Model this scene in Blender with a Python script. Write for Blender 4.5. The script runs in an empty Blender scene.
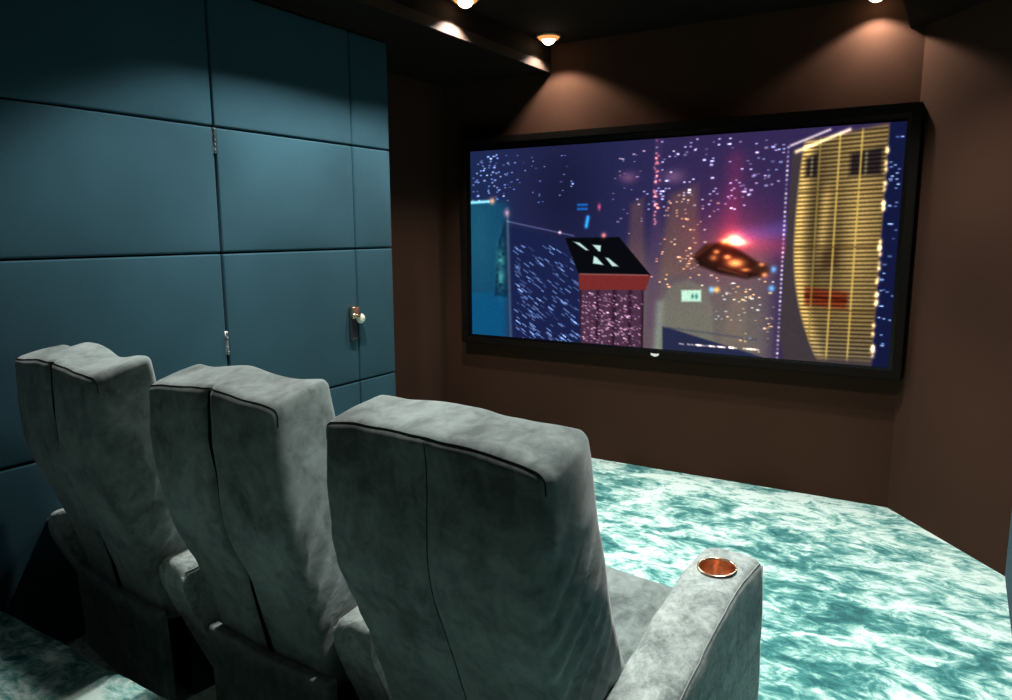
import bpy, bmesh, math, random
import numpy as np
from mathutils import Vector, Matrix, noise

C = bpy.context.scene.collection
R = math.radians
random.seed(7)
rng = np.random.default_rng(11)

# ------------------------------------------------------------------ helpers
def link(name, me, mat=None, parent=None, smooth=False):
    o = bpy.data.objects.new(name, me)
    C.objects.link(o)
    if mat is not None:
        for m in (mat if isinstance(mat, (list, tuple)) else [mat]):
            me.materials.append(m)
    if parent is not None:
        o.parent = parent
    if smooth:
        for p in me.polygons:
            p.use_smooth = True
    return o

def from_bm(name, bm, mat=None, parent=None, smooth=False):
    me = bpy.data.meshes.new(name)
    bmesh.ops.recalc_face_normals(bm, faces=bm.faces)
    bm.to_mesh(me)
    bm.free()
    return link(name, me, mat, parent, smooth)

def tag(o, label=None, cat=None, group=None, kind=None):
    if label: o['label'] = label
    if cat: o['category'] = cat
    if group: o['group'] = group
    if kind: o['kind'] = kind
    return o

def thing(name, label, cat, loc=(0, 0, 0), rz=0.0, group=None):
    o = bpy.data.objects.new(name, None)
    o.empty_display_size = 0.1
    C.objects.link(o)
    o.location = loc
    o.rotation_euler = (0, 0, rz)
    return tag(o, label, cat, group)

def add_box(bm, x0, x1, y0, y1, z0, z1, bevel=0.0, seg=2):
    r = bmesh.ops.create_cube(bm, size=1.0)
    vs = r['verts']
    for v in vs:
        v.co = Vector(((x0 + x1) / 2 + v.co.x * (x1 - x0), (y0 + y1) / 2 + v.co.y * (y1 - y0), (z0 + z1) / 2 + v.co.z * (z1 - z0)))
    if bevel > 0:
        es = list({e for v in vs for e in v.link_edges})
        bmesh.ops.bevel(bm, geom=es, offset=bevel, segments=seg, affect='EDGES', profile=0.6)
    return bm

def box(name, x0, x1, y0, y1, z0, z1, mat, parent=None, bevel=0.0, seg=2):
    return from_bm(name, add_box(bmesh.new(), x0, x1, y0, y1, z0, z1, bevel, seg), mat, parent, smooth=False)

def prism(name, pts, z0, z1, mat, parent=None):
    bm = bmesh.new()
    lo = [bm.verts.new((x, y, z0)) for x, y in pts]
    hi = [bm.verts.new((x, y, z1)) for x, y in pts]
    n = len(pts)
    bm.faces.new(lo)
    bm.faces.new(hi)
    for i in range(n):
        bm.faces.new((lo[i], lo[(i + 1) % n], hi[(i + 1) % n], hi[i]))
    return from_bm(name, bm, mat, parent)

def lathe(bm, prof, n=40, M=None):
    rings = []
    for r, z in prof:
        if r < 1e-6:
            ring = [bm.verts.new((0, 0, z))]
        else:
            ring = [bm.verts.new((r * math.cos(2 * math.pi * k / n), r * math.sin(2 * math.pi * k / n), z)) for k in range(n)]
        rings.append(ring)
    for a, b in zip(rings, rings[1:]):
        for k in range(n):
            k2 = (k + 1) % n
            if len(a) == 1 and len(b) == 1: continue
            if len(a) == 1: bm.faces.new((a[0], b[k], b[k2]))
            elif len(b) == 1: bm.faces.new((a[k], b[0], a[k2]))
            else: bm.faces.new((a[k], b[k], b[k2], a[k2]))
    if M is not None:
        for ring in rings:
            for v in ring: v.co = M @ v.co
    return bm

def tube(bm, pts, r, n=8):
    pts = [Vector(p) for p in pts]
    rings = []
    for i, p in enumerate(pts):
        t = (pts[min(i + 1, len(pts) - 1)] - pts[max(i - 1, 0)]).normalized()
        a = t.orthogonal().normalized() if abs(t.z) > 0.9 else t.cross(Vector((0, 0, 1))).normalized()
        b = t.cross(a)
        rings.append([bm.verts.new(p + r * (math.cos(2 * math.pi * k / n) * a + math.sin(2 * math.pi * k / n) * b)) for k in range(n)])
    for ra, rb in zip(rings, rings[1:]):
        for k in range(n):
            bm.faces.new((ra[k], rb[k], rb[(k + 1) % n], ra[(k + 1) % n]))
    bm.faces.new(rings[0]); bm.faces.new(rings[-1])
    return bm

def soft_box(half, rad, nseg, deform):
    """rounded box whose every vertex goes through deform(x, y, z) -> position; grid topology on six sides"""
    hx, hy, hz = half
    nx, ny, nz = nseg
    def axis(h, n):
        inner = np.linspace(-(h - rad), h - rad, max(2, n))
        k = 5
        e = [h - rad + rad * math.sin(math.pi / 2 * 0) ] 
        out = [h - rad + rad * math.tan(math.pi / 4 * (i + 1) / k) for i in range(k)]
        return [-v for v in out[::-1]] + list(inner) + out
    ax = [axis(hx, nx), axis(hy, ny), axis(hz, nz)]
    bm = bmesh.new()
    cache = {}
    def V(i, j, k):
        key = (i, j, k)
        if key not in cache:
            p = Vector((ax[0][i], ax[1][j], ax[2][k]))
            q = Vector([max(-(h - rad), min(h - rad, c)) for c, h in zip(p, half)])
            d = p - q
            if d.length > 1e-9:
                p = q + d.normalized() * rad
            cache[key] = bm.verts.new(deform(p.x, p.y, p.z))
        return cache[key]
    n0, n1, n2 = len(ax[0]) - 1, len(ax[1]) - 1, len(ax[2]) - 1
    for i in range(n0):
        for j in range(n1):
            for k in (0, n2):
                bm.faces.new((V(i, j, k), V(i + 1, j, k), V(i + 1, j + 1, k), V(i, j + 1, k)))
    for i in range(n0):
        for k in range(n2):
            for j in (0, n1):
                bm.faces.new((V(i, j, k), V(i + 1, j, k), V(i + 1, j, k + 1), V(i, j, k + 1)))
    for j in range(n1):
        for k in range(n2):
            for i in (0, n0):
                bm.faces.new((V(i, j, k), V(i, j + 1, k), V(i, j + 1, k + 1), V(i, j, k + 1)))
    return bm

# ------------------------------------------------------------------ materials
def new_mat(name):
    m = bpy.data.materials.new(name)
    m.use_nodes = True
    nt = m.node_tree
    for n in list(nt.nodes): nt.nodes.remove(n)
    out = nt.nodes.new('ShaderNodeOutputMaterial')
    return m, nt, out

def N(nt, kind, **kw):
    n = nt.nodes.new(kind)
    for k, v in kw.items():
        if k in n.inputs: n.inputs[k].default_value = v
        else: setattr(n, k, v)
    return n

def ramp(nt, stops):
    r = nt.nodes.new('ShaderNodeValToRGB')
    e = r.color_ramp.elements
    while len(e) < len(stops): e.new(0.5)
    for el, (p, c) in zip(e, stops):
        el.position = p
        el.color = (*c, 1)
    return r

def principled(nt, out, rough=0.8, spec=0.2, metal=0.0, sheen=0.0, sheen_rough=0.4):
    b = N(nt, 'ShaderNodeBsdfPrincipled')
    b.inputs['Roughness'].default_value = rough
    b.inputs['Specular IOR Level'].default_value = spec
    b.inputs['Metallic'].default_value = metal
    b.inputs['Sheen Weight'].default_value = sheen
    b.inputs['Sheen Roughness'].default_value = sheen_rough
    nt.links.new(b.outputs[0], out.inputs[0])
    return b

def plain(name, col, rough=0.6, spec=0.3, metal=0.0, noise_amt=0.0, scale=20.0, bump=0.0):
    m, nt, out = new_mat(name)
    b = principled(nt, out, rough, spec, metal)
    tc = N(nt, 'ShaderNodeTexCoord')
    nz = N(nt, 'ShaderNodeTexNoise', Scale=scale, Detail=4.0, Roughness=0.6)
    nt.links.new(tc.outputs['Object'], nz.inputs['Vector'])
    lo = tuple(max(0, c * (1 - noise_amt)) for c in col); hi = tuple(min(1, c * (1 + noise_amt)) for c in col)
    r = ramp(nt, [(0.3, lo), (0.7, hi)])
    nt.links.new(nz.outputs['Fac'], r.inputs[0])
    nt.links.new(r.outputs[0], b.inputs['Base Color'])
    if bump > 0:
        bp = N(nt, 'ShaderNodeBump', Strength=bump, Distance=0.01)
        nt.links.new(nz.outputs['Fac'], bp.inputs['Height'])
        nt.links.new(bp.outputs[0], b.inputs['Normal'])
    return m

def velvet(name, dark, light, scale, swirl, mid=0.5, width=0.22, sheen=0.35, bump=0.25):
    """brushed suede: the nap lies this way and that, in soft edged patches"""
    m, nt, out = new_mat(name)
    b = principled(nt, out, 0.85, 0.12, 0.0, sheen, 0.45)
    tc = N(nt, 'ShaderNodeTexCoord')
    oi = N(nt, 'ShaderNodeObjectInfo')
    mul = N(nt, 'ShaderNodeVectorMath', operation='ADD')
    cmb = N(nt, 'ShaderNodeCombineXYZ')
    sc = N(nt, 'ShaderNodeMath', operation='MULTIPLY'); sc.inputs[1].default_value = 37.0
    nt.links.new(oi.outputs['Random'], sc.inputs[0])
    for i in range(3): nt.links.new(sc.outputs[0], cmb.inputs[i])
    nt.links.new(tc.outputs['Object'], mul.inputs[0]); nt.links.new(cmb.outputs[0], mul.inputs[1])
    n1 = N(nt, 'ShaderNodeTexNoise', Scale=scale, Detail=6.0, Roughness=0.62, Distortion=swirl)
    n2 = N(nt, 'ShaderNodeTexNoise', Scale=scale * 4.3, Detail=5.0, Roughness=0.65, Distortion=swirl * 1.4)
    nt.links.new(mul.outputs[0], n1.inputs['Vector']); nt.links.new(mul.outputs[0], n2.inputs['Vector'])
    mx = N(nt, 'ShaderNodeMix'); mx.data_type = 'FLOAT'
    mx.inputs[0].default_value = 0.4
    nt.links.new(n1.outputs['Fac'], mx.inputs[2]); nt.links.new(n2.outputs['Fac'], mx.inputs[3])
    r = ramp(nt, [(mid - width / 2, dark), (mid + width / 2, light)])
    nt.links.new(mx.outputs[0], r.inputs[0])
    nt.links.new(r.outputs[0], b.inputs['Base Color'])
    bp = N(nt, 'ShaderNodeBump', Strength=bump, Distance=0.006)
    nt.links.new(mx.outputs[0], bp.inputs['Height'])
    nt.links.new(bp.outputs[0], b.inputs['Normal'])
    return m

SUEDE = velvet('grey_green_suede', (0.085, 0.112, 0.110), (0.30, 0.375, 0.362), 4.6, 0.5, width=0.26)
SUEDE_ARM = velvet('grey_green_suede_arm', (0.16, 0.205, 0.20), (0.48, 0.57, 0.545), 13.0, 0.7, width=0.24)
SEAM = plain('dark_seam_cord', (0.030, 0.038, 0.038), 0.9, 0.05)
FOLD = plain('dark_seam_fold', (0.008, 0.011, 0.012), 1.0, 0.0)
COPPER = plain('polished_copper', (0.93, 0.60, 0.42), 0.2, 0.5, 1.0)
STEEL = plain('brushed_steel', (0.36, 0.38, 0.38), 0.3, 0.5, 1.0)
CREAM = plain('cream_enamel', (0.80, 0.74, 0.60), 0.3, 0.5)
BLACKMET = plain('dark_gunmetal', (0.030, 0.034, 0.045), 0.35, 0.5, 0.3)
BEZEL = plain('black_satin_plastic', (0.007, 0.0055, 0.0045), 0.6, 0.04)
BEZEL2 = plain('black_gloss_inner_rim', (0.003, 0.003, 0.003), 0.25, 0.4)
BACKING = plain('dark_navy_backing', (0.006, 0.010, 0.014), 0.95, 0.05)
WHITE = plain('pale_emblem', (0.85, 0.84, 0.80), 0.3, 0.5)
CEIL = plain('dark_brown_ceiling_paint', (0.010, 0.006, 0.004), 0.9, 0.1, 0, 0.25, 6)
TRIM = plain('bronze_ring', (0.35, 0.24, 0.15), 0.4, 0.5, 0.8)

def wall_fabric(name, col, amt):
    m, nt, out = new_mat(name)
    b = principled(nt, out, 0.95, 0.03, 0.0, 0.03, 0.5)
    tc = N(nt, 'ShaderNodeTexCoord')
    n1 = N(nt, 'ShaderNodeTexNoise', Scale=1.6, Detail=4.0, Roughness=0.5)
    n2 = N(nt, 'ShaderNodeTexNoise', Scale=260.0, Detail=2.0)
    nt.links.new(tc.outputs['Object'], n1.inputs['Vector']); nt.links.new(tc.outputs['Object'], n2.inputs['Vector'])
    mx = N(nt, 'ShaderNodeMix'); mx.data_type = 'FLOAT'; mx.inputs[0].default_value = 0.35
    nt.links.new(n1.outputs['Fac'], mx.inputs[2]); nt.links.new(n2.outputs['Fac'], mx.inputs[3])
    r = ramp(nt, [(0.32, tuple(c * (1 - amt) for c in col)), (0.68, tuple(c * (1 + amt) for c in col))])
    nt.links.new(mx.outputs[0], r.inputs[0]); nt.links.new(r.outputs[0], b.inputs['Base Color'])
    bp = N(nt, 'ShaderNodeBump', Strength=0.15, Distance=0.002)
    nt.links.new(n2.outputs['Fac'], bp.inputs['Height']); nt.links.new(bp.outputs[0], b.inputs['Normal'])
    return m

BLUE = wall_fabric('teal_blue_padded_fabric', (0.027, 0.071, 0.094), 0.18)
BROWN = wall_fabric('chocolate_brown_wall_fabric', (0.044, 0.0208, 0.0130), 0.14)

def carpet(name):
    m, nt, out = new_mat(name)
    b = principled(nt, out, 0.9, 0.08, 0.0, 0.3, 0.5)
    geo = N(nt, 'ShaderNodeNewGeometry')
    mp = N(nt, 'ShaderNodeMapping'); mp.inputs['Scale'].default_value = (0.75, 1.2, 1.0); mp.inputs['Rotation'].default_value = (0, 0, R(14))
    nt.links.new(geo.outputs['Position'], mp.inputs[0])
    n1 = N(nt, 'ShaderNodeTexNoise', Scale=4.6, Detail=7.0, Roughness=0.62, Distortion=1.3)
    nt.links.new(mp.outputs[0], n1.inputs['Vector'])
    n2 = N(nt, 'ShaderNodeTexNoise', Scale=13.0, Detail=6.0, Roughness=0.68, Distortion=1.8)
    nt.links.new(mp.outputs[0], n2.inputs['Vector'])
    n3 = N(nt, 'ShaderNodeTexNoise', Scale=1.3, Detail=2.0, Distortion=0.6)
    nt.links.new(mp.outputs[0], n3.inputs['Vector'])
    n4 = N(nt, 'ShaderNodeTexNoise', Scale=330.0, Detail=2.0)
    nt.links.new(geo.outputs['Position'], n4.inputs['Vector'])
    def mixf(a, c, f):
        x = N(nt, 'ShaderNodeMix'); x.data_type = 'FLOAT'; x.inputs[0].default_value = f
        nt.links.new(a, x.inputs[2]); nt.links.new(c, x.inputs[3]); return x.outputs[0]
    h = mixf(n1.outputs['Fac'], n2.outputs['Fac'], 0.42)
    h = mixf(h, n3.outputs['Fac'], 0.22)
    r = ramp(nt, [(0.395, (0.012, 0.115, 0.120)), (0.455, (0.05, 0.26, 0.25)), (0.495, (0.25, 0.54, 0.49)), (0.55, (0.72, 0.93, 0.87))])
    nt.links.new(h, r.inputs[0])
    nt.links.new(r.outputs[0], b.inputs['Base Color'])
    hb = mixf(h, n4.outputs['Fac'], 0.25)
    bp = N(nt, 'ShaderNodeBump', Strength=0.35, Distance=0.012)
    nt.links.new(hb, bp.inputs['Height']); nt.links.new(bp.outputs[0], b.inputs['Normal'])
    return m
CARPET = carpet('brushed_teal_carpet')

def emis(name, col, s):
    m, nt, out = new_mat(name)
    e = N(nt, 'ShaderNodeEmission'); e.inputs[0].default_value = (*col, 1); e.inputs[1].default_value = s
    nt.links.new(e.outputs[0], out.inputs[0])
    return m
BULB = emis('glowing_warm_lens', (1.0, 0.78, 0.50), 14.0)
GLOW = emis('amber_halo_glow', (1.0, 0.42, 0.12), 1.0)  # amber emission standing in for the halo round each lens

# ------------------------------------------------------------------ the setting (metres; floor z = 0)
XL, YS, XR = -2.795, 4.534, 0.280          # left wall, screen wall, right wall
ZS, ZC = 2.58, 2.756                        # soffit underside, tray ceiling
YB = -1.9
floor = prism('floor', [(-3.45, YB), (1.5, YB), (1.5, 5.0), (-3.45, 5.0)], -0.1, 0.0, CARPET)
tag(floor, 'brushed pale and dark teal carpet floor', 'floor', kind='structure')

# raised tier behind the seats, carpeted over a rounded nosing
bm = bmesh.new()
sec = [(YB, 0.0), (1.075, 0.0), (1.075, 0.23), (1.088, 0.245)]
for k in range(9):
    a = -0.6 + (math.pi / 2 + 0.6) * k / 8
    sec.append((1.078 + 0.028 * math.cos(a), 0.272 + 0.028 * math.sin(a)))
sec += [(1.03, 0.299), (YB, 0.299)]
nx = 60
rows = []
for i in range(nx + 1):
    x = XL + (1.5 - XL) * i / nx
    rows.append([bm.verts.new((x, y + (0.006 * math.sin(7 * x) + 0.004 * math.sin(19 * x + 1) if 1.0 < y else 0), z)) for y, z in sec])
for a, b in zip(rows, rows[1:]):
    for k in range(len(sec)):
        bm.faces.new((a[k], b[k], b[(k + 1) % len(sec)], a[(k + 1) % len(sec)]))
bm.faces.new(rows[0]); bm.faces.new(rows[-1])
tier = from_bm('floor_raised_tier', bm, CARPET, None, True)
tag(tier, 'raised carpeted tier with rounded nosing behind the seats', 'floor', kind='structure')

def padded_panel(name, x, y0, y1, z0, z1, face, mat, parent, gap=0.0035, th=0.04):
    """one upholstered square with soft edges; face = +1 looks to +x"""
    hy, hz = (y1 - y0) / 2 - gap, (z1 - z0) / 2 - gap
    cy, cz = (y0 + y1) / 2, (z0 + z1) / 2
    def d(px, py, pz):
        u, v = abs(py) / hy, abs(pz) / hz
        puff = 0.006 * (1 - u ** 4) * (1 - v ** 4) if px * face > 0 else 0
        return Vector((x + px - face * th / 2 + face * puff, cy + py, cz + pz))
    return from_bm(name, soft_box((th / 2, hy, hz), 0.009, (2, 14, 14), d), mat, parent, True)

rowsz = [0.0, 0.735, 1.459, 2.0, 2.58]
YE = 3.335
wl = box('wall_left', XL - 0.20, XL - 0.035, YB, YE, 0, ZC, BACKING)
tag(wl, 'teal blue padded panel wall on the left', 'wall', kind='structure')
colsy = [-0.97, 0.05, 1.08, 2.17]
for a, b in zip(colsy, colsy[1:]):
    for z0, z1 in zip(rowsz, rowsz[1:]):
        padded_panel('padded_panel', XL, a, b, z0, z1, 1, BLUE, wl)
for z0, z1 in zip(rowsz, rowsz[1:]):
    padded_panel('padded_panel', XL, 3.03, YE, z0, z1, 1, BLUE, wl)
padded_panel('padded_panel', XL, 2.17, 3.03, 2.0, 2.58, 1, BLUE, wl)

door = thing('door_1', 'padded teal blue door set flush in the panelled left wall', 'door', (XL, 2.17, 0))
door['kind'] = 'structure'
def dpart(o):
    o.parent = door
    o.location = (-XL, -2.17, 0)
    return o
for z0, z1 in zip(rowsz[:3], rowsz[1:4]):
    dpart(padded_panel('padded_panel', XL + 0.001, 2.172, 3.028, z0, z1, 1, BLUE, None, 0.004))
dpart(box('door_leaf', XL - 0.034, XL - 0.028, 2.18, 3.02, 0.01, 1.99, BACKING))
for zc in (1.945, 1.06, 0.20):
    bm = bmesh.new()
    for k in range(5):                       # knuckles of the hinge
        z = zc - 0.055 + k * 0.022
        lathe(bm, [(0, z), (0.0045, z), (0.0055, z + 0.002), (0.0055, z + 0.0125), (0.0045, z + 0.0145), (0, z + 0.0145)], 12, Matrix.Translation((XL + 0.004, 2.168, 0)))
    add_box(bm, XL - 0.006, XL + 0.002, 2.160, 2.176, zc - 0.056, zc + 0.050)
    h = dpart(from_bm('hinge', bm, STEEL, None, True)); h['label'] = 'silver door hinge'
# handle: long dark plate, copper head on top, cream round knob beside it
bm = bmesh.new()
add_box(bm, XL + 0.002, XL + 0.018, 2.950, 3.004, 0.962, 1.146, 0.006, 3)
hp = dpart(from_bm('door_handle', bm, BLACKMET)); hp['label'] = 'dark door handle plate with copper head and cream knob'
def hpart(name, bm, mat):
    o = from_bm(name, bm, mat, hp, True)
    return o
bm = bmesh.new()
add_box(bm, XL + 0.010, XL + 0.040, 2.948, 3.006, 1.090, 1.154, 0.007, 3)
add_box(bm, XL + 0.012, XL + 0.048, 2.952, 3.002, 1.102, 1.116, 0.005, 2)
hpart('handle_head', bm, COPPER)
bm = bmesh.new()
M = Matrix.Translation((XL + 0.006, 3.020, 1.084)) @ Matrix.Rotation(R(90), 4, 'Y')
lathe(bm, [(0, 0), (0.012, 0.0), (0.012, 0.004), (0.022, 0.008), (0.027, 0.016), (0.027, 0.024), (0.022, 0.033), (0.012, 0.039), (0, 0.040)], 24, M)
hpart('door_knob', bm, CREAM)
bm = bmesh.new()
for y in (2.967, 2.989):
    lathe(bm, [(0.004, 0), (0.004, 0.0015), (0.002, 0.003), (0, 0.003)], 12, Matrix.Translation((XL + 0.018, y, 0.978)) @ Matrix.Rotation(R(90), 4, 'Y'))
hpart('screw_head', bm, STEEL)

# brown walls round the screen
wr = box('wall_left_return', -3.32, XL - 0.20, YE - 0.10, YE - 0.0, 0, ZC, BROWN); tag(wr, kind='structure', label='dark return beside the padded wall', cat='wall')
ws = box('wall_left_recess', -3.43, -3.29, YE - 0.10, YS + 0.12, 0, ZC, BROWN); tag(ws, kind='structure', label='dark brown side wall of the recess left of the screen', cat='wall')
wf = box('wall_front', -3.29, -0.247, YS, YS + 0.12, 0, ZC, BROWN); tag(wf, kind='structure', label='brown wall behind the screen', cat='wall')
wd = prism('wall_front_angled', [(-0.247, YS), (XR, YS - 0.692 * 0.968), (XR + 0.15, YS - 0.55), (-0.20, YS + 0.12)], 0, ZC, BROWN); tag(wd, kind='structure', label='brown angled wall right of the screen', cat='wall')
YRA = YS - 0.692 * 0.968
wr2 = box('wall_right', XR + 0.035, XR + 0.16, 1.15, YRA + 0.06, 0, ZC, BACKING); tag(wr2, kind='structure', label='teal blue padded wall on the right', cat='wall')
for a, b in zip([1.15, 2.06, 2.98], [2.06, 2.98, YRA]):
    for z0, z1 in zip(rowsz, rowsz[1:]):
        padded_panel('padded_panel', XR, a, b, z0, z1, -1, BLUE, wr2)
wr3 = box('wall_right_rear', 1.42, 1.5, YB, 1.3, 0, ZC, BROWN); tag(wr3, kind='structure', label='brown wall right of the raised tier', cat='wall')
wr4 = box('wall_right_return', XR + 0.16, 1.42, 1.15, 1.27, 0, ZC, BROWN); tag(wr4, kind='structure', label='brown return wall right of the raised tier', cat='wall')
wb = box('wall_back', -3.0, 1.5, YB - 0.1, YB, 0, ZC, BROWN); tag(wb, kind='structure', label='brown wall behind the raised tier', cat='wall')
cl = box('ceiling', -3.45, 1.5, YB - 0.1, 5.0, ZC, ZC + 0.1, CEIL); tag(cl, kind='structure', label='dark brown tray ceiling', cat='ceiling')
XA, XB = -2.41, -0.315
sl = box('ceiling_soffit_left', XL - 0.55, XA, -0.9, YS, ZS, ZC, CEIL, bevel=0.002); tag(sl, kind='structure', label='dark ceiling soffit along the left wall', cat='ceiling')
sr = box('ceiling_soffit_right', XB, 1.42, -0.9, YS, ZS, ZC, CEIL, bevel=0.002); tag(sr, kind='structure', label='dark ceiling soffit on the right', cat='ceiling')
TRIMB = plain('painted_brown_edge', (0.036, 0.022, 0.016), 0.85, 0.1)
t1 = box('trim_1', XA - 0.001, XA + 0.005, -0.9, YS, ZS - 0.002, ZS + 0.055, TRIMB, bevel=0.002); tag(t1, kind='structure', label='brown edge strip of the left soffit', cat='trim')
t2 = box('trim_2', XB - 0.005, XB + 0.001, -0.9, YS, ZS - 0.002, ZS + 0.055, TRIMB, bevel=0.002); tag(t2, kind='structure', label='brown edge strip of the right soffit', cat='trim')

# ------------------------------------------------------------------ the screen
TW, TZ0, TZ1 = (-3.004, -0.292), 0.812, 2.102      # lit picture: x range, z range
YP = 4.452
tv = thing('television', 'large wall mounted widescreen television showing a night city scene', 'television', (0, YS, TZ0))
off = Vector((0, -YS, -TZ0))
def tpart(o, p=None):
    o.parent = tv
    o.location = off
    return o
def frame(name, x0, x1, z0, z1, w, y0, y1, mat):
    bm = bmesh.new()
    o = [(x0, z0), (x1, z0), (x1, z1), (x0, z1)]
    i = [(x0 + w, z0 + w), (x1 - w, z0 + w), (x1 - w, z1 - w), (x0 + w, z1 - w)]
    L = [[bm.verts.new((x, y, z)) for x, z in P] for P, y in ((o, y1), (o, y0), (i, y0), (i, y1))]
    for a, b in ((0, 1), (1, 2), (2, 3), (3, 0)):
        for k in range(4):
            bm.faces.new((L[a][k], L[a][(k + 1) % 4], L[b][(k + 1) % 4], L[b][k]))
    bmesh.ops.bevel(bm, geom=[e for e in bm.edges if abs(e.verts[0].co.y - y0) < 1e-5 and abs(e.verts[1].co.y - y0) < 1e-5], offset=0.004, segments=2, affect='EDGES')
    return from_bm(name, bm, mat)
tpart(box('back_case', TW[0] - 0.03, TW[1] + 0.03, YP + 0.006, YS, TZ0 - 0.03, TZ1 + 0.05, BEZEL))
tpart(frame('outer_frame', TW[0] - 0.075, TW[1] + 0.066, TZ0 - 0.062, TZ1 + 0.088, 0.046, 4.425, YS, BEZEL))
tpart(frame('inner_rim', TW[0] - 0.032, TW[1] + 0.032, TZ0 - 0.032, TZ1 + 0.045, 0.033, 4.438, YP + 0.01, BEZEL2))
bm = bmesh.new()
ex = -1.602
pts = [(-0.028, 0.010), (-0.012, 0.007), (0, 0.008), (0.012, 0.007), (0.028, 0.010), (0.024, -0.004), (0.010, -0.009), (0, -0.012), (-0.010, -0.009), (-0.024, -0.004)]
lo = [bm.verts.new((ex + x, 4.4255, TZ0 - 0.034 + z)) for x, z in pts]
hi = [bm.verts.new((ex + x, 4.4235, TZ0 - 0.034 + z)) for x, z in pts]
bm.faces.new(lo); bm.faces.new(hi)
for k in range(len(pts)): bm.faces.new((lo[k], lo[(k + 1) % len(pts)], hi[(k + 1) % len(pts)], hi[k]))
e = tpart(from_bm('emblem', bm, WHITE)); e['label'] = 'small pale emblem on the lower bezel'

# the moving picture, as it glows on the panel: rain over a generic night city
NU, NV = 560, 266
U, V = np.meshgrid((np.arange(NU) + 0.5) / NU, (np.arange(NV) + 0.5) / NV)
AS = 2.1
def sm(a, b, x): t = np.clip((x - a) / (b - a), 0, 1); return t * t * (3 - 2 * t)
def vnoise(fx, fy, seed):
    r = np.random.default_rng(seed); g = r.random((int(fy) + 3, int(fx) + 3))
    x, y = U * fx, V * fy; i, j = x.astype(int), y.astype(int); a, b = x - i, y - j
    a, b = a * a * (3 - 2 * a), b * b * (3 - 2 * b)
    return (g[j, i] * (1 - a) + g[j, i + 1] * a) * (1 - b) + (g[j + 1, i] * (1 - a) + g[j + 1, i + 1] * a) * b
img = np.zeros((NV, NU, 3))
def blend(mask, col): 
    global img
    img = img * (1 - mask[..., None]) + np.array(col) * mask[..., None]
def addc(mask, col):
    global img
    img = img + np.array(col) * mask[..., None]
def poly(pts, soft=0.003):
    ins = np.ones_like(U)
    n = len(pts)
    area = sum(pts[i][0] * pts[(i + 1) % n][1] - pts[(i + 1) % n][0] * pts[i][1] for i in range(n))
    if area < 0: pts = pts[::-1]
    for i in range(n):
        (x0, y0), (x1, y1) = pts[i], pts[(i + 1) % n]
        dx, dy = (x1 - x0) * AS, y1 - y0
        d = (dx * (V - y0) - dy * (U - x0) * AS) / math.hypot(dx, dy)
        ins = np.minimum(ins, np.clip(d / soft + 0.5, 0, 1))
    return ins
def blob(u, v, ru, rv, p=2.0): return np.exp(-(((np.abs(U - u) / ru) ** 2 + (np.abs(V - v) / rv) ** 2) ** (p / 2)))
def seg(a, b, w):
    ax, ay, bx, by = a[0] * AS, a[1], b[0] * AS, b[1]
    dx, dy = bx - ax, by - ay
    t = np.clip(((U * AS - ax) * dx + (V - ay) * dy) / (dx * dx + dy * dy), 0, 1)
    return np.exp(-((U * AS - ax - t * dx) ** 2 + (V - ay - t * dy) ** 2) / (w * w))
# sky: deep blue, violet in the middle, mist glow below
blend(np.ones_like(U), (0.145, 0.155, 0.315))
blend(sm(0.35, 0.62, U) * 0.75, (0.225, 0.165, 0.33))
blend(sm(0.22, 0.0, U) * 0.6 * sm(1, 0.3, V), (0.10, 0.17, 0.32))
blend(blob(0.27, 0.25, 0.10, 0.3) * 0.7, (0.085, 0.095, 0.20))
# foggy towers in the middle
fog = vnoise(9, 5, 3) * 0.6 + vnoise(22, 9, 4) * 0.4
blend(sm(0.28, 0.8, V + 0.25 * (fog - 0.5)) * sm(0.40, 0.47, U) * sm(0.80, 0.74, U) * 0.85, (0.43, 0.36, 0.37))
blend(poly([(0.438, 0.62), (0.446, 0.30), (0.476, 0.27), (0.482, 0.62)], 0.03) * 0.5, (0.46, 0.32, 0.31))
blend(poly([(0.515, 0.66), (0.540, 0.26), (0.600, 0.22), (0.612, 0.62)], 0.04) * 0.55, (0.47, 0.34, 0.29))
blend(poly([(0.492, 0.9), (0.500, 0.0), (0.518, 0.0), (0.522, 0.9)], 0.012) * 0.28, (0.36, 0.24, 0.40))
blend(sm(0.45, 1.0, V) * sm(0.50, 0.54, U) * sm(0.80, 0.72, U) * 0.7, (0.44, 0.43, 0.39))
arch = poly([(0.518, 1.01), (0.522, 0.78), (0.545, 0.69), (0.585, 0.655), (0.625, 0.69), (0.645, 0.78), (0.65, 1.01)], 0.02)
blend(arch * 0.45, (0.50, 0.52, 0.44))
blend(seg((0.518, 1.0), (0.522, 0.78), 0.022) * 0.5, (0.60, 0.68, 0.62))
blend(poly([(0.665, 0.95), (0.685, 0.72), (0.715, 0.70), (0.72, 0.95)], 0.03) * 0.35, (0.56, 0.48, 0.40))
blend(blob(0.438, 0.172, 0.020, 0.026) * 0.75, (0.52, 0.34, 0.50)); blend(blob(0.546, 0.178, 0.024, 0.030) * 0.75, (0.52, 0.37, 0.52))
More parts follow.
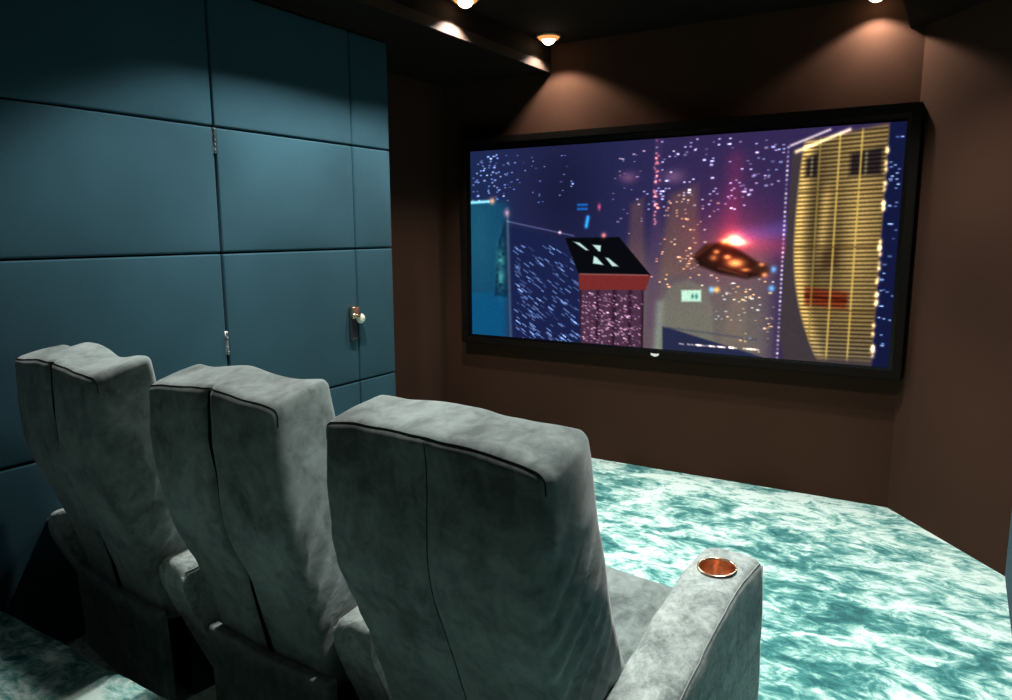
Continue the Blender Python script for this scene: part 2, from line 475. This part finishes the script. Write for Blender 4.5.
# teal haze and mast at the left
teal = sm(0.135, 0.085, U) * sm(0.24, 0.30, V)
blend(teal * 0.92, (0.075, 0.30, 0.42)); blend(teal * sm(0.75, 0.78, V) * 0.7, (0.04, 0.33, 0.52))
blend(teal * blob(0.02, 0.45, 0.05, 0.25) * 0.5, (0.14, 0.40, 0.48))
blend(poly([(0.072, 0.78), (0.085, 0.48), (0.108, 0.36), (0.112, 0.78)], 0.012) * 0.7, (0.03, 0.14, 0.24))
blend(blob(0.092, 0.62, 0.012, 0.12) * vnoise(90, 60, 6) * 1.2, (0.30, 0.66, 0.66))
addc(seg((0.0, 0.272), (0.055, 0.268), 0.008), (0.55, 0.75, 0.75)); addc(blob(0.066, 0.266, 0.008, 0.016), (0.9, 0.55, 0.3))
blend(seg((0.112, 0.33), (0.122, 1.0), 0.010) * 0.85, (0.30, 0.37, 0.46))
addc(blob(0.110, 0.33, 0.008, 0.02), (0.55, 0.3, 0.3)); addc(seg((0.11, 0.375), (0.30, 0.452), 0.004) * 0.35, (0.6, 0.6, 0.7)); addc(blob(0.262, 0.435, 0.004, 0.008), (0.9, 0.7, 0.6))
# rain lit streaks on the dark block left of centre
blend(poly([(0.125, 1.01), (0.118, 0.40), (0.27, 0.46), (0.315, 0.66), (0.325, 1.01)], 0.02) * 0.85, (0.095, 0.130, 0.290))
for _ in range(230):
    u = rng.uniform(0.128, 0.315); v = rng.uniform(0.42, 1.0) ** 0.8
    if v < 0.40 + (u - 0.12) * 0.9: continue
    l = rng.uniform(0.006, 0.022); s = rng.uniform(0.2, 1.0)
    addc(seg((u, v), (u + l * 0.75, v + l * 1.0), 0.0030) * s * 0.72, (0.55, 0.70, 0.85))
# dark pitched roof with skylights over a red cornice and lit block
blend(poly([(0.276, 0.463), (0.418, 0.458), (0.498, 0.64), (0.314, 0.645)], 0.006), (0.035, 0.040, 0.062))
for q in ([(0.300, 0.482), (0.316, 0.487), (0.340, 0.524), (0.333, 0.524)], [(0.350, 0.497), (0.372, 0.500), (0.371, 0.530), (0.366, 0.528)],
          [(0.354, 0.553), (0.362, 0.560), (0.380, 0.597), (0.352, 0.590)], [(0.384, 0.560), (0.392, 0.562), (0.418, 0.602), (0.402, 0.602)]):
    blend(poly(q, 0.006), (0.78, 0.92, 0.90))
blend(poly([(0.314, 0.645), (0.498, 0.640), (0.487, 0.715), (0.317, 0.728)], 0.006), (0.47, 0.17, 0.165))
blend(seg((0.318, 0.645), (0.49, 0.642), 0.004) * 0.8, (0.62, 0.38, 0.36))
body = poly([(0.317, 0.728), (0.482, 0.714), (0.484, 1.01), (0.322, 1.01)], 0.006)
blend(body, (0.30, 0.19, 0.28))
for u in (0.318, 0.366, 0.409, 0.449, 0.482):
    blend(body * np.exp(-((U - u) / 0.005) ** 2) * 0.85, (0.16, 0.085, 0.13))
for _ in range(330):
    u, v = rng.uniform(0.324, 0.478), rng.uniform(0.735, 0.995)
    addc(seg((u, v), (u + 0.003, v + 0.002), 0.0030) * rng.uniform(0.1, 0.7), (0.75, 0.62, 0.70))
# scattered windows of the far city
def lights(n, u0, u1, v0, v1, cols, w=0.0045, big=0.2, clus=14):
    n = int(n * 0.7); w *= 0.75; clus = int(clus * 1.5)
    cs = [(rng.uniform(u0, u1), rng.uniform(v0, v1)) for _ in range(clus)]
    for _ in range(n):
        c = cs[rng.integers(clus)]
        u, v = c[0] + round(rng.normal(0, 0.012) / 0.004) * 0.004, c[1] + round(rng.normal(0, 0.035) / 0.012) * 0.012
        if not (u0 < u < u1 and v0 < v < v1): continue
        col = cols[rng.integers(len(cols))]
        k = 1.35 if rng.random() < big else 1.0
        addc(seg((u - 0.0014 * k, v), (u + 0.0014 * k, v), w * k) * rng.uniform(0.25, 0.95), col)
lights(120, 0.004, 0.115, 0.015, 0.27, [(0.75, 0.85, 0.95), (0.6, 0.7, 0.95)])
lights(70, 0.10, 0.30, 0.01, 0.34, [(0.45, 0.55, 0.85), (0.5, 0.6, 0.8)], 0.0036)
lights(150, 0.46, 0.72, 0.01, 0.34, [(0.85, 0.85, 0.95), (0.7, 0.75, 0.95)])
lights(90, 0.66, 0.78, 0.03, 0.34, [(0.7, 0.8, 0.95), (0.8, 0.7, 0.8)])
lights(45, 0.40, 0.48, 0.05, 0.45, [(0.75, 0.6, 0.6), (0.6, 0.5, 0.7)], 0.0036)
lights(150, 0.50, 0.66, 0.25, 0.70, [(0.95, 0.7, 0.4), (0.9, 0.55, 0.35), (0.8, 0.75, 0.6)], 0.0042)
lights(110, 0.64, 0.775, 0.62, 0.98, [(0.9, 0.7, 0.35), (0.7, 0.8, 0.8)], 0.0038)
for k in range(40): addc(blob(0.505 + rng.normal(0, 0.0025), rng.uniform(0.0, 0.4), 0.0028, 0.005), np.array((0.9, 0.45, 0.4)) * rng.uniform(0.3, 1))
for v in (0.292, 0.312): blend(poly([(0.308, v), (0.336, v), (0.336, v + 0.012), (0.308, v + 0.012)], 0.006) * 0.8, (0.10, 0.45, 0.85))
addc(seg((0.337, 0.36), (0.333, 0.405), 0.010), (0.1, 0.6, 0.85)); addc(blob(0.366, 0.31, 0.004, 0.016), (0.8, 0.2, 0.25)); addc(blob(0.379, 0.45, 0.006, 0.012), (0.9, 0.45, 0.3))
for u, v in ((0.770, 0.60), (0.768, 0.685), (0.64, 0.70)): addc(blob(u, v, 0.006, 0.014), (0.15, 0.55, 0.75))
addc(blob(0.652, 0.70, 0.006, 0.012), (0.9, 0.55, 0.1))
blend(poly([(0.572, 0.708), (0.617, 0.704), (0.618, 0.758), (0.573, 0.762)], 0.010), (0.80, 0.98, 0.88))
for u in (0.598, 0.607): blend(blob(u, 0.735, 0.0035, 0.012), (0.25, 0.55, 0.5))
blend(poly([(0.530, 0.885), (0.546, 0.893), (0.735, 0.918), (0.752, 0.94), (0.755, 1.01), (0.532, 1.01)], 0.010), (0.15, 0.17, 0.29))
blend(seg((0.532, 0.89), (0.74, 0.92), 0.006) * 0.4, (0.22, 0.25, 0.36))
for _ in range(26): 
    u = rng.uniform(0.56, 0.74); addc(seg((u, 0.965), (u + rng.uniform(0.002, 0.01), 0.967), 0.004) * 0.7, (0.75, 0.65, 0.55))
# glowing aircraft lights: a burst in the mist with a dark hull under it
addc(blob(0.684, 0.46, 0.085, 0.17) * 0.45, (0.60, 0.10, 0.06)); addc(seg((0.676, 0.42), (0.682, 0.12), 0.045) * 0.22, (0.65, 0.05, 0.10))
addc(seg((0.69, 0.475), (0.79, 0.50), 0.05) * 0.32, (0.65, 0.12, 0.12)); addc(seg((0.70, 0.455), (0.80, 0.42), 0.04) * 0.25, (0.25, 0.30, 0.75))
hull = np.maximum.reduce([poly([(0.596, 0.548), (0.622, 0.495), (0.668, 0.475), (0.712, 0.535), (0.752, 0.585), (0.752, 0.625), (0.716, 0.645), (0.655, 0.625), (0.610, 0.59)], 0.018)])
blend(hull * 0.95, (0.13, 0.065, 0.055))
blend(blob(0.745, 0.603, 0.018, 0.033, 4) * 0.9, (0.20, 0.13, 0.10))
blend(seg((0.604, 0.545), (0.636, 0.49), 0.010) * 0.6, (0.42, 0.20, 0.12)); blend(seg((0.655, 0.60), (0.715, 0.632), 0.007) * 0.5, (0.40, 0.24, 0.18))
for u, v, a, b2, s in ((0.684, 0.468, 0.018, 0.026, 1.5), (0.695, 0.482, 0.022, 0.018, 1.2), (0.664, 0.478, 0.010, 0.014, 0.9), (0.690, 0.575, 0.020, 0.022, 1.1), (0.672, 0.548, 0.009, 0.012, 0.9),
                       (0.648, 0.525, 0.008, 0.012, 0.7), (0.642, 0.553, 0.010, 0.016, 0.5), (0.745, 0.58, 0.007, 0.010, 0.6), (0.752, 0.625, 0.007, 0.012, 0.7), (0.712, 0.605, 0.012, 0.01, 0.6)):
    addc(blob(u, v, a * 0.8, b2 * 0.8) * s * 1.1, (1.0, 0.66, 0.36)); addc(blob(u, v, a * 1.7, b2 * 1.8) * s * 0.20, (0.9, 0.18, 0.05))
# gold lit louvred tower at the right: generic curved facade with dark glazing and an orange sign band
fac = poly([(0.795, 0.085), (0.86, 0.045), (0.972, 0.02), (0.968, 1.01), (0.80, 1.01), (0.79, 0.9)], 0.006)
blend(fac, (0.25, 0.22, 0.24))
edge = 0.808 + 0.060 * np.clip((V - 0.45) / 0.55, 0, 1) ** 2.2 + 0.012 * np.clip((0.45 - V) / 0.45, 0, 1) ** 2
gold = sm(-0.004, 0.004, U - edge) * sm(0.972, 0.966, U) * sm(0.045, 0.075, V + (U - 0.81) * 0.35) * sm(1.0, 0.955, V)
shade = 0.62 + 0.55 * np.exp(-((U - edge - 0.008) / 0.014) ** 2) + 0.42 * np.exp(-((U - 0.862 - 0.02 * (0.4 - V)) / 0.010) ** 2) * sm(0.2, 0.3, V) * sm(0.62, 0.45, V) + 0.30 * blob(0.925, 0.42, 0.035, 0.28)
shade -= 0.22 * blob(0.85, 0.40, 0.014, 0.3) + 0.16 * sm(0.75, 1.0, V) + 0.2 * blob(0.89, 0.50, 0.02, 0.2)
gcol = np.stack([0.96 * shade, 0.79 * shade, 0.42 * shade + 0.04], -1)
img = img * (1 - gold[..., None]) + gcol * gold[..., None]
blend(gold * sm(0.80, 1.0, V) * 0.5, (0.62, 0.56, 0.46))
# dark glazing bays high on the tower, arched porch and sign band lower down
for (u0, u1, v0, v1) in ((0.822, 0.846, 0.105, 0.205), (0.905, 0.962, 0.095, 0.205)):
    g = poly([(u0, v0 + 0.02), (u1, v0), (u1, v1), (u0, v1)], 0.02)
    blend(g * gold * 0.88, (0.13, 0.10, 0.14)); blend(g * gold * np.exp(-((U - (u0 + u1) / 2) / 0.003) ** 2) * 0.8, (0.62, 0.58, 0.42))
blend(poly([(0.862, 0.52), (0.892, 0.50), (0.894, 0.585), (0.864, 0.60)], 0.03) * 0.55, (0.30, 0.18, 0.12))
blend(poly([(0.835, 0.672), (0.918, 0.690), (0.916, 0.762), (0.836, 0.752)], 0.018) * 0.72, (0.58, 0.16, 0.07))
blend(seg((0.838, 0.712), (0.914, 0.726), 0.008) * 0.8, (0.36, 0.09, 0.05))
# horizontal louvres and panel joints
lou = 0.5 + 0.5 * np.sin(2 * math.pi * (V * 58 + U * 2.0 * AS))
img = img * (1 - (gold * lou * 0.58)[..., None])
for u, c in ((0.848, 0.6), (0.884, 0.9), (0.924, 0.9)):
    blend(gold * np.exp(-((U - u) / 0.0022) ** 2) * 0.75, np.array((1.0, 0.85, 0.42)) * c)
for v in (0.265, 0.50, 0.77): blend(gold * np.exp(-((V - v - 0.02 * (0.89 - U)) / 0.004) ** 2) * 0.6, (0.32, 0.22, 0.10))
addc(seg((0.803, 0.095), (0.90, 0.018), 0.008) * 0.9, (0.95, 0.85, 0.65))
for k in range(48):
    v = 0.075 + 0.92 * k / 47; s = rng.uniform(0.3, 1)
    addc(blob(0.787, v, 0.0026, 0.0055) * s, (0.85, 0.85, 0.75))
for k in range(16): addc(blob(0.792 + 0.072 * k / 15, 0.068 - 0.055 * k / 15, 0.003, 0.006) * 0.7, (0.9, 0.85, 0.7))
blend(sm(0.9705, 0.973, U), (0.075, 0.095, 0.24))
for k in range(34):
    v = rng.uniform(0.03, 0.98); addc(blob(0.9695 + rng.normal(0, 0.001), v, 0.0034, 0.010) * rng.uniform(0.4, 1.1), (1.0, 0.85, 0.55))
lights(90, 0.976, 0.998, 0.01, 0.99, [(0.7, 0.85, 0.95), (0.55, 0.7, 0.9)], 0.0042, 0.2, 20)
img *= (0.93 + 0.14 * np.random.default_rng(5).random((NV, NU, 1)))
img = np.clip(img, 0, 1.6)
lin = np.where(img <= 0.04045, img / 12.92, ((img + 0.055) / 1.055) ** 2.4)

xs = np.linspace(TW[0], TW[1], NU + 1); zs = np.linspace(TZ1, TZ0, NV + 1)
XX, ZZ = np.meshgrid(xs, zs)
verts = np.stack([XX, np.full_like(XX, YP), ZZ], -1).reshape(-1, 3)
ii, jj = np.meshgrid(np.arange(NU), np.arange(NV))
b0 = (jj * (NU + 1) + ii).ravel()
faces = np.stack([b0, b0 + NU + 1, b0 + NU + 2, b0 + 1], -1)
me = bpy.data.meshes.new('screen_picture')
me.from_pydata(verts.tolist(), [], faces.tolist())
at = me.color_attributes.new('picture', 'FLOAT_COLOR', 'CORNER')
cc = np.concatenate([lin.reshape(-1, 3), np.ones((NU * NV, 1))], 1)
at.data.foreach_set('color', np.repeat(cc, 4, axis=0).astype(np.float32).ravel())
m, nt, out = new_mat('glowing_picture')
va = N(nt, 'ShaderNodeVertexColor'); va.layer_name = 'picture'
em = N(nt, 'ShaderNodeEmission'); em.inputs[1].default_value = 1.0
nt.links.new(va.outputs[0], em.inputs[0]); nt.links.new(em.outputs[0], out.inputs[0])
sp = tpart(link('screen', me, m)); sp['label'] = 'lit screen showing rain over a city at night'

# ------------------------------------------------------------------ ceiling lights
def spot(x, y, power, size=110, blend=0.7, col=(1.0, 0.965, 0.92), rad=0.03):
    L = bpy.data.lights.new('downlight_beam', 'SPOT')
    L.energy = power; L.spot_size = R(size); L.spot_blend = blend; L.color = col; L.shadow_soft_size = rad
    o = bpy.data.objects.new('downlight_beam', L); C.objects.link(o)
    o.location = (x, y, ZC - 0.060)
    return o
def downlight(x, y, power, label, **kw):
    t = thing('downlight', label, 'ceiling light', (x, y, ZC), 0, 'ceiling downlights')
    bm = bmesh.new()
    lathe(bm, [(0.070, 0.0), (0.070, -0.010), (0.076, -0.012), (0.080, -0.008), (0.081, 0.0)], 36)
    from_bm('trim_ring', bm, TRIM, t, True)
    bm = bmesh.new()
    lathe(bm, [(0.040, -0.003), (0.046, -0.026), (0.056, -0.024), (0.070, -0.006)], 36)  # added glowing ring: the halo of the lens built as a part
    o = from_bm('halo_ring', bm, GLOW, t, True); o['label'] = 'amber ring imitating the halo round the lens'
    bm = bmesh.new()
    prof = [(0.044, -0.002)] + [(0.044 * math.cos(a), -0.010 - 0.044 * math.sin(a)) for a in [math.pi / 2 * k / 8 for k in range(9)]]
    prof[-1] = (0, prof[-1][1])
    lathe(bm, prof, 28)
    o = from_bm('lens', bm, BULB, t, True); o['label'] = 'glowing warm lens'
    s = spot(x, y, power, **kw)
    s.parent = t
    s.location = (0, 0, -0.060)
    return t
PW = 100
WARM = (1.0, 0.90, 0.80)
downlight(-2.315, 4.32, PW * 0.55, 'warm glowing downlight nearest the screen on the left side of the ceiling', size=128, blend=0.35, col=WARM)
downlight(-2.315, 3.40, PW, 'warm glowing downlight second from the screen on the left side of the ceiling', size=125, blend=0.3)
downlight(-0.475, 4.435, PW * 0.36, 'warm glowing downlight above the right end of the screen', size=128, blend=0.35, col=WARM)
downlight(-2.315, 2.48, PW * 1.45, 'ceiling downlight on the left side level with the padded door', size=125, blend=0.3)
downlight(-2.315, 1.70, PW * 0.8, 'ceiling downlight over the recliner beside the padded wall', size=84, blend=0.6, rad=0.1)
downlight(-0.475, 3.60, PW * 1.25, 'ceiling downlight over the carpet near the angled wall', size=115)
downlight(-0.475, 2.46, PW * 1.35, 'ceiling downlight over the carpet in front of the right recliner', size=110)
downlight(-0.475, 1.62, PW * 1.1, 'ceiling downlight over the right recliner', size=84)
downlight(-1.36, -0.5, 3.5, 'added fill light over the raised tier', size=120)  # unseen fill lamp, added to lift the rear faces of the chairs

# ------------------------------------------------------------------ recliners
def interp(tab, z):
    for (z0, a), (z1, b) in zip(tab, tab[1:]):
        if z <= z1:
            t = max(0, (z - z0) / (z1 - z0)); return a + (b - a) * t
    return tab[-1][1]
REAR = [(0.30, 0.165), (0.45, 0.128), (0.60, 0.085), (0.73, 0.036), (0.80, 0.015), (0.88, 0.002), (1.0, -0.004), (1.20, 0.000)]
FRONT = [(0.30, 0.50), (0.45, 0.46), (0.65, 0.335), (0.80, 0.255), (0.97, 0.205), (1.20, 0.165)]
HALF = [(0.30, 0.258), (0.50, 0.268), (0.65, 0.288), (0.85, 0.302), (1.0, 0.302), (1.20, 0.298)]
ZB, ZT = 0.30, 1.168

def back_deform(seed, crease, wide, wave):
    off = 0.07 if seed == 3 else 0.02
    rr = random.Random(seed)
    ph = [rr.uniform(0, 6.28) for _ in range(6)]
    s0 = Vector((seed * 7.3, 0, 0))
    def d(px, py, pz):
        # px in +-0.3, py in +-0.08, pz in +-(ZT-ZB)/2
        z = ZB + (pz + (ZT - ZB) / 2)
        f = (py + 0.08) / 0.16
        y = interp(REAR, z) + (interp(FRONT, z) - interp(REAR, z)) * f
        hw = interp(HALF, z) * wide
        x = px / 0.30 * hw
        u = px / 0.30
        x *= 1 - 0.045 * f * max(0, (z - 0.9) / 0.27)
        t = (z - ZB) / (ZT - ZB)
        # top: front stands higher than the rear seam, two soft crowns with a dip between
        if t > 0.7:
            k = (t - 0.7) / 0.3
            z += k * (0.030 * (f - 0.5) * 1.0 + wave * math.cos(u * 2 * math.pi * 0.80 + 0.75) * (0.35 + 0.65 * f) - 0.006 * u * u - 0.035 * max(0, 0.5 - f) * u ** 6)
        # rear face: soft bulge with a vertical seam pressed in down the middle
        if f < 0.5:
            w = (0.5 - f) * 2
            y -= w * 0.013 * (1 - min(1, abs(u)) ** 3) * (0.4 + 0.6 * math.sin(math.pi * min(1, max(0, t))))
            uc = u - off - 0.03 * math.sin(3 * t + ph[0])
            y += w * crease * math.exp(-(uc / 0.045) ** 2) * (0.35 + 0.65 * math.sin(math.pi * min(1, 1.1 * (1 - t))))
        # sides: bulge and slanting pulls low down
        if abs(u) > 0.86:
            sgn = 1 if u > 0 else -1
            x += sgn * 0.010 * math.sin(math.pi * f) * (0.4 + 0.6 * t)
            amp = 0.0075 * max(0, min(1, (0.85 - t) / 0.2)) * max(0, min(1, (t - 0.1) / 0.2))
            x += sgn * amp * math.sin(70 * (z - 1.3 * (y - interp(REAR, z))) + 2.2 * math.sin(12 * z + ph[1]) + ph[2]) * math.sin(math.pi * min(1, f + 0.08))
        n = noise.noise_vector(Vector((x * 5, y * 5, z * 5)) + s0) * 0.007 + noise.noise_vector(Vector((x * 14, y * 14, z * 14)) + s0) * 0.0025
        return Vector((x, y, z)) + n
    return d

def make_recliner(root, seed, crease, wide, wave, arms, cup):
    d = back_deform(seed, crease, wide, wave)
    hz = (ZT - ZB) / 2
    back = from_bm('backrest', soft_box((0.30, 0.08, hz), 0.024, (110, 8, 64), d), SUEDE, root, True)
    # corded seam round the rear top edge and down both corners
    path = []
    rd = 0.024
    c = rd * (1 - 0.7071)
    LEN = 0.025
    for k in range(0, 9): path.append((-0.30 + c, -0.08 + c, hz - rd - LEN + LEN * k / 8))
    for k in range(1, 6):
        a = math.pi / 2 * k / 6
        path.append((-0.30 + rd - (rd - c) * math.cos(a), -0.08 + c, hz - rd + (rd - c) * math.sin(a)))
    for k in range(0, 41): path.append((-0.30 + rd + (0.60 - 2 * rd) * k / 40, -0.08 + c, hz - c))
    for k in range(1, 6):
        a = math.pi / 2 * k / 6
        path.append((0.30 - rd + (rd - c) * math.sin(a), -0.08 + c, hz - rd + (rd - c) * math.cos(a)))
    for k in range(0, 9): path.append((0.30 - c, -0.08 + c, hz - rd - LEN * k / 8))
    bm = bmesh.new()
    tube(bm, [d(*p) + Vector((0, -0.0006, 0.0004)) for p in path], 0.0015)
    from_bm('seam_cord', bm, SEAM, back, True)
    # centre seam of the rear face; a near-black tube fills the deep creases
    bm = bmesh.new()
    pts = []
    off = 0.07 if seed == 3 else 0.02
    rr = random.Random(seed); p0 = rr.uniform(0, 6.28)
    for k in range(0, 50):
        pz = hz - 0.012 - (2 * hz - 0.06) * k / 49
        t = (pz + hz) / (2 * hz)
        pts.append(d((off + 0.03 * math.sin(3 * t + p0)) * 0.30, -0.08, pz))
    tube(bm, [p + Vector((0, 0.0005 if crease < 0.012 else -0.013 * min(1, k / 8), 0)) for k, p in enumerate(pts)], 0.0017 if crease < 0.012 else 0.0055)
    from_bm('centre_seam', bm, FOLD if crease >= 0.012 else SEAM, back, True)
    # lower rear panel covering the mechanism
    def pd(px, py, pz):
        z = 0.19 + pz
        lean = (0.345 - z) * 0.03
        x = px * wide
        n = noise.noise_vector(Vector((x * 6, py * 6 + seed, z * 6))) * 0.004
        return Vector((x, 0.142 + lean + py - 0.012 * (1 - (px / 0.28) ** 2), z)) + n
    from_bm('rear_panel', soft_box((0.28, 0.02, 0.165), 0.012, (20, 2, 14), pd), SUEDE, root, True)
    # seat cushion, tipped up to the front, and the folded leg rest below it
    def sd(px, py, pz):
        y = 0.585 + py
        z = 0.428 + pz + (y - 0.35) * 0.14 + (0.012 * (1 - (px / 0.26) ** 2) if pz > 0 else 0)
        return Vector((px * wide, y, z)) + noise.noise_vector(Vector((px * 5, y * 5 + seed, z * 5))) * 0.005
    from_bm('seat', soft_box((0.258, 0.225, 0.075), 0.035, (22, 22, 6), sd), SUEDE, root, True)
    def fd(px, py, pz):
        z = 0.27 + pz
        return Vector((px * wide, 0.79 + py - (0.45 - z) * 0.10, z)) + noise.noise_vector(Vector((px * 6, z * 6, seed))) * 0.004
    from_bm('leg_rest', soft_box((0.255, 0.035, 0.19), 0.02, (18, 3, 16), fd), SUEDE, root, True)
    box('base_frame', -0.25 * wide, 0.25 * wide, 0.24, 0.74, 0.0, 0.345, BLACKMET, root, 0.01)
    for sx, hw in arms:
        make_arm(root, sx, hw, seed, cup if sx > 0 else None)

def arm_top(y):
    t = min(1.0, max(0.0, (y - 0.16) / 0.58))
    return 0.540 + 0.134 * (t * t * (3 - 2 * t)) + 0.04 * (y - 0.14)

def make_arm(root, cx, hw, seed, cup):
    """padded arm box from the carpet up, its top climbing to the front; holed for a cup when cup = y of the hole"""
    Y0, Y1 = (0.08 if cx < 0 else 0.14), 0.835
    r = 0.022
    HR, CO = 0.0435, 0.060
    bm = bmesh.new()
    def P(x, y, z):
        n = noise.noise_vector(Vector((x * 9 + seed, y * 9, z * 9))) * 0.004 + noise.noise_vector(Vector((x * 26 + seed, y * 26, z * 26))) * 0.0016
        return Vector((cx + x, y, z)) + n
    def crown(x, y): return 0.008 * (1 - (x / hw) ** 2)
    def T(x, y):
        dx = max(0, abs(x) - (hw - r)); dy = max(0, (Y0 + r) - y, y - (Y1 - r)); dd = min(r, math.hypot(dx, dy))
        return arm_top(y) + crown(x, y) - (r - math.sqrt(max(0, r * r - dd * dd)))
    xs = [-hw + hw * 2 * (0.5 - 0.5 * math.cos(math.pi * i / 16)) for i in range(17)]
    nseg = 64
    ys = [Y0 + (Y1 - Y0) * i / nseg for i in range(nseg + 1)]
    ys = [Y0 + 0.003, Y0 + 0.008, Y0 + 0.015] + [y for y in ys[1:-1] if Y0 + 0.016 < y < Y1 - 0.016] + [Y1 - 0.015, Y1 - 0.008, Y1 - 0.003]
    ys = [Y0] + ys + [Y1]
    # top surface
    g = {}
    for i, x in enumerate(xs):
        for j, y in enumerate(ys):
            g[i, j] = bm.verts.new(P(x, y, T(x, y)))
    for i in range(len(xs) - 1):
        for j in range(len(ys) - 1):
            xm, ym = (xs[i] + xs[i + 1]) / 2, (ys[j] + ys[j + 1]) / 2
            bm.faces.new((g[i, j], g[i + 1, j], g[i + 1, j + 1], g[i, j + 1]))
    # walls down to the floor
    ring = [(i, 0) for i in range(len(xs))] + [(len(xs) - 1, j) for j in range(1, len(ys))] + [(i, len(ys) - 1) for i in range(len(xs) - 2, -1, -1)] + [(0, j) for j in range(len(ys) - 2, 0, -1)]
    prev = [g[k] for k in ring]
    nz = 16
    for s in range(1, nz + 1):
        cur = []
        for (i, j) in ring:
            x, y = xs[i], ys[j]
            zt = T(x, y)
            z = zt + (0.004 - zt) * s / nz
            bulge = 0.004 * math.sin(math.pi * s / nz)
            yy = y + (bulge if j == len(ys) - 1 else (-bulge if j == 0 else 0))
            slant = 0.42 * max(0.0, zt - 0.05 - z)
            yy += slant * max(0.0, 1 - (y - Y0) / 0.45)
            xx = x + (bulge if i == len(xs) - 1 else (-bulge if i == 0 else 0))
            cur.append(bm.verts.new(P(xx, yy, z)))
        for k in range(len(ring)):
            k2 = (k + 1) % len(ring)
            bm.faces.new((prev[k], prev[k2], cur[k2], cur[k]))
        prev = cur
    bm.faces.new(prev)
    if cup is not None:                          # open the hole for the cup
        dele = [f for f in bm.faces if f.normal.length >= 0 and f.calc_center_median().z > arm_top(f.calc_center_median().y) - 0.012
                and (f.calc_center_median().xy - Vector((cx, cup))).length < HR - 0.002]
        bmesh.ops.delete(bm, geom=dele, context='FACES')
        for v in bm.verts:                       # pull the ragged edge under the copper rim
            if v.is_boundary:
                q = v.co.xy - Vector((cx, cup))
                if q.length > 1e-6 and q.length < HR + 0.01:
                    q = q.normalized() * (HR + 0.001); v.co.x, v.co.y = cx + q.x, cup + q.y
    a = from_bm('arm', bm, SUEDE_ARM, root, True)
    # corded seams along the two upper edges
    bm = bmesh.new()
    for s in (-1, 1):
        tube(bm, [P(s * (hw - 0.005), y, T(s * (hw - 0.005), y) + 0.0003) for y in ys[3:-3]], 0.0016, 6)
    from_bm('seam_cord', bm, velvet_cord, a, True)
    if cup is not None:
        z = arm_top(cup) + 0.008
        M = Matrix.Translation((cx, cup, z)) @ Matrix.Rotation(math.atan(0.09), 4, 'X')
        bm = bmesh.new()
        lathe(bm, [(0.0495, 0.0002), (0.049, 0.002), (0.047, 0.0032), (0.0445, 0.003), (0.0425, 0.001), (0.042, -0.004), (0.041, -0.075), (0.038, -0.08), (0, -0.08)], 48, M)
        o = from_bm('cup_holder', bm, COPPER, a, True); o['label'] = 'round copper cup holder'

velvet_cord = plain('grey_green_cord', (0.30, 0.34, 0.33), 0.9, 0.1)
GRP = 'row of suede recliners'
r1 = thing('recliner', 'grey green suede recliner beside the blue padded wall, farthest left of the row', 'recliner', (-2.40, 1.205, 0), R(-7.5), GRP)
make_recliner(r1, 1, 0.032, 1.08, 0.010, ((-0.345, 0.055), (0.385, 0.07)), None)
r2 = thing('recliner', 'grey green suede recliner in the middle of the row, deep crease down its back', 'recliner', (-1.635, 1.195, 0), R(-4), GRP)
make_recliner(r2, 2, 0.034, 0.97, 0.009, ((0.355, 0.07),), None)
r3 = thing('recliner', 'grey green suede recliner nearest the viewer with a copper cup holder in its arm', 'recliner', (-0.886, 1.125, 0), R(-6), GRP)
make_recliner(r3, 3, 0.007, 1.0, 0.004, ((0.345, 0.077),), 0.71)

# ------------------------------------------------------------------ world, camera
w = bpy.data.worlds.new('world'); bpy.context.scene.world = w
w.use_nodes = True
w.node_tree.nodes['Background'].inputs[0].default_value = (0, 0, 0, 1)
w.node_tree.nodes['Background'].inputs[1].default_value = 0.0

cam = bpy.data.cameras.new('camera')
co = bpy.data.objects.new('camera', cam); C.objects.link(co)
cam.sensor_width = 36; cam.sensor_fit = 'HORIZONTAL'
cam.lens = 742 / 1012 * 36
cam.clip_start = 0.01
Rm = Matrix(((0.85397267, -0.07901104, 0.5142839), (0.52030398, 0.1368922, -0.84293789), (-0.00380006, 0.98742989, 0.15801196)))
co.matrix_world = Matrix.Translation((0, 0, 1.55)) @ Rm.to_4x4()
S = bpy.context.scene
S.camera = co
S.view_settings.view_transform = 'Standard'
S.view_settings.look = 'None'
S.view_settings.gamma = 1
S.view_settings.use_curve_mapping = False
S.view_settings.exposure = 0.0
